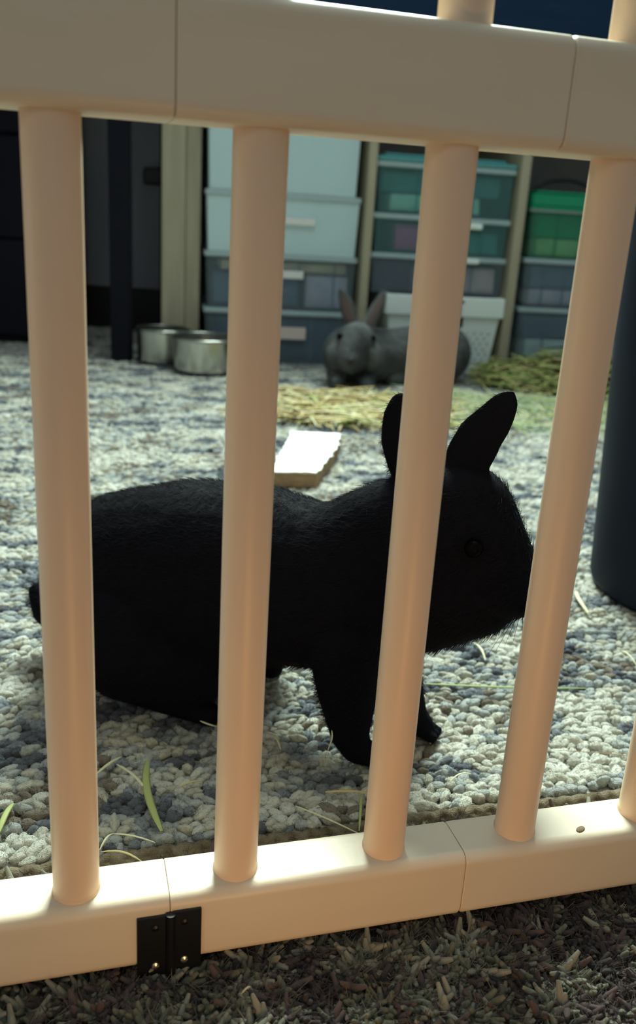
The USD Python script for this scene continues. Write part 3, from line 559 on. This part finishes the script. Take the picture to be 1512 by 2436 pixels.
# ------------------------------------------------------------------ hay
def stalk(p0, p1, w, bend=0.0, lift=0.002, flat=0.35, seed=0):
    r = np.random.default_rng(seed); p0, p1 = V(p0, float), V(p1, float); L = np.linalg.norm(p1 - p0)
    side = np.cross(p1 - p0, [0, 0, 1.0]); side /= np.linalg.norm(side) + 1e-9
    t = np.linspace(0, 1, 7)
    pts = p0 + (p1 - p0) * t[:, None] + side * (bend * L * np.sin(math.pi * t))[:, None] + V([0, 0, 1]) * (lift * np.sin(math.pi * t))[:, None]
    m = tube(pts, V([0.55, 0.9, 1.0, 1.0, 0.95, 0.8, 0.4]) * w, 6)
    base = pts[np.repeat(np.arange(7), 6)]
    m.vertices[:, 2] = base[:, 2] + (m.vertices[:, 2] - base[:, 2]) * flat
    return m
ST = [((-0.1225, 0.4476), (-0.1118, 0.4669), 0.0011, 'straw_pale', 'short pale straw beside the left bar, upper of three crossing straws'),
      ((-0.1125, 0.4588), (-0.0834, 0.4239), 0.0010, 'straw_pale', 'thin straw slanting down to the broad green blade'),
      ((-0.0952, 0.4642), (-0.0743, 0.4009), 0.0024, 'hay_lime', 'broad green hay blade lying between the first two bars'),
      ((-0.1037, 0.3829), (-0.1000, 0.3961), 0.0007, 'straw_pale', 'short end of a bent straw rising behind the lower rail'),
      ((-0.1000, 0.3961), (-0.0761, 0.3913), 0.0007, 'straw_pale', 'straw lying along the rug edge above the hinge'),
      ((-0.1026, 0.3814), (-0.0798, 0.3760), 0.0008, 'straw', 'straw close behind the lower rail near the hinge'),
      ((-0.0718, 0.4402), (-0.0592, 0.4472), 0.0008, 'straw', 'short tan straw left of the second bar'),
      ((-0.1602, 0.3911), (-0.1611, 0.4163), 0.0018, 'hay_lime', 'green hay blade at the left edge of the picture'),
      ((-0.0021, 0.4293), (0.0340, 0.4085), 0.0007, 'straw_pale', 'long thin straw left of the third bar on the shaded rug'),
      ((-0.0231, 0.5028), (-0.0144, 0.4858), 0.0008, 'straw_pale', 'short straw on the rug below the belly of the black rabbit'),
      ((0.0147, 0.4444), (0.0422, 0.4456), 0.0014, 'straw', 'tan blade in front of the black rabbit forepaw'),
      ((0.0359, 0.4437), (0.0338, 0.4111), 0.0008, 'hay_lime', 'thin upright straw beside the third bar'),
      ((0.0849, 0.5819), (0.2087, 0.5903), 0.0014, 'hay_green', 'long green hay stalk lying across the rug right of the rabbit'),
      ((0.1332, 0.6555), (0.1387, 0.6254), 0.0011, 'straw_pale', 'short pale straw below the chin of the black rabbit'),
      ((0.2493, 0.7777), (0.2483, 0.7299), 0.0022, 'straw_pale', 'wide pale blade beside the foot of the navy bin'),
      ((0.2560, 0.6574), (0.2601, 0.6320), 0.0009, 'straw_pale', 'pale straw at the right edge in front of the navy bin'),
      ((0.3476, 1.0942), (0.3662, 1.0881), 0.0012, 'straw_pale', 'short straw far right behind the fourth bar'),
      ((0.0904, 0.4617), (0.1047, 0.4719), 0.0006, 'straw_pale', 'thin straw right of the third bar near the rug edge'),
      ((0.1674, 0.5041), (0.2171, 0.5022), 0.0004, 'straw_brown', 'hair-thin brown straw at the right between the last two bars'),
      ((-0.1791, 1.1586), (-0.1387, 1.2029), 0.0022, 'straw_brown', 'brown curved blade on the rug behind the rabbit back'),
      ((-0.3923, 1.5251), (-0.3419, 1.4667), 0.0022, 'hay_dark', 'dark green blade on the pale rug at the left')]
for k, (a, b, wd, m_, lb) in enumerate(ST):
    obj('hay_stalk', stalk((*a, 0.0028), (*b, 0.0028), wd, bend=[0.05, -0.04, 0.06, 0][k % 4], lift=0.0025, flat=0.5 if wd < 0.0013 else 0.3, seed=k), M[m_], None, True, lb, 'hay')
obj('hay_stalk', stalk((0.0150, 0.4665, 0.0170), (0.0165, 0.4680, 0.0300), 0.0005, 0.12), M['straw_pale'], None, True, 'thin bright straw stuck to the near forepaw of the black rabbit', 'hay')
obj('hay_stalk', stalk((-0.0680, 0.5000, 0.0110), (-0.0560, 0.5020, 0.0060), 0.0010, 0.30), M['straw_pale'], None, True, 'small curled straw at the hind toes of the black rabbit', 'hay')
obj('hay_stalk', stalk((-0.0204, 0.2993, 0.0015), (-0.0165, 0.3022, 0.0025), 0.0006, 0.1), M['straw_pale'], None, True, 'tiny straw on the shag carpet in front of the pen', 'hay')
def heap(n, place, seed, mats, L=(0.03, 0.09), w=(0.0006, 0.0014)):
    r = np.random.default_rng(seed); out_ = {k: [] for k in mats}
    for i in range(n):
        x, y, z, a0 = place(r); a = a0 + r.normal(0, 0.7); l = r.uniform(*L); d = V([math.cos(a), math.sin(a), r.normal(0, 0.12)]) * l / 2
        c = V([x, y, z]); p, q = c - d, c + d; p[2] = max(p[2], 0.0015); q[2] = max(q[2], 0.0015)
        out_[mats[int(r.random() ** 1.3 * len(mats))]].append(stalk(p, q, r.uniform(*w), r.normal(0, 0.12), r.normal(0, 0.004) if z > 0.008 else 0.001, 0.6))
    return out_
def pile_place(r):
    a, q = r.uniform(0, 6.28), math.sqrt(r.random())
    x, y = 0.56 + 0.26 * q * math.cos(a), 1.98 + 0.135 * q * math.sin(a); x = max(x, 0.355 + 0.3 * (x - 0.30))
    h = 0.070 * (1 - q ** 2) ** 0.7 * (0.75 + 0.5 * meshkit.noise(V([[x * 14, y * 14, 0.5]]), 4)[0])
    return x, y, r.uniform(0.3, 1.0) * h + 0.002, r.uniform(-0.6, 0.6)
def thin_place(r): return r.uniform(0.17, 0.60), 1.46 + 0.34 * r.random() ** 0.7, 0.003 + 0.006 * r.random(), r.uniform(0, 3.14)
def straw_place(r):
    x = r.uniform(-0.13, 0.21); return x, r.uniform(1.44, 1.68) + 0.05 * x, 0.003 + 0.010 * r.random(), r.normal(0.0, 0.5)
hp_ = thing('hay_pile', 'heap of green hay in front of the right stack of bins', 'hay')
for k, ms in heap(1300, pile_place, 31, ['hay_lime', 'hay_green', 'straw', 'hay_dark'], (0.04, 0.11), (0.0010, 0.0032)).items(): obj('hay', ms, M[k], hp_, True, kind='stuff')
sc_ = thing('scattered_hay', 'thin layer of pale green hay on the rug behind the raised ears', 'hay')
for k, ms in heap(900, thin_place, 32, ['hay_mint', 'hay_lime', 'straw_pale']).items(): obj('hay', ms, M[k], sc_, True, kind='stuff')
sm_ = thing('straw_bed', 'flattened bed of yellow straw on the rug before the grey rabbit', 'straw')
for k, ms in heap(750, straw_place, 33, ['straw', 'straw_pale', 'straw_brown', 'hay_lime'], (0.06, 0.15), (0.0012, 0.0034)).items(): obj('straw', ms, M[k], sm_, True, kind='stuff')
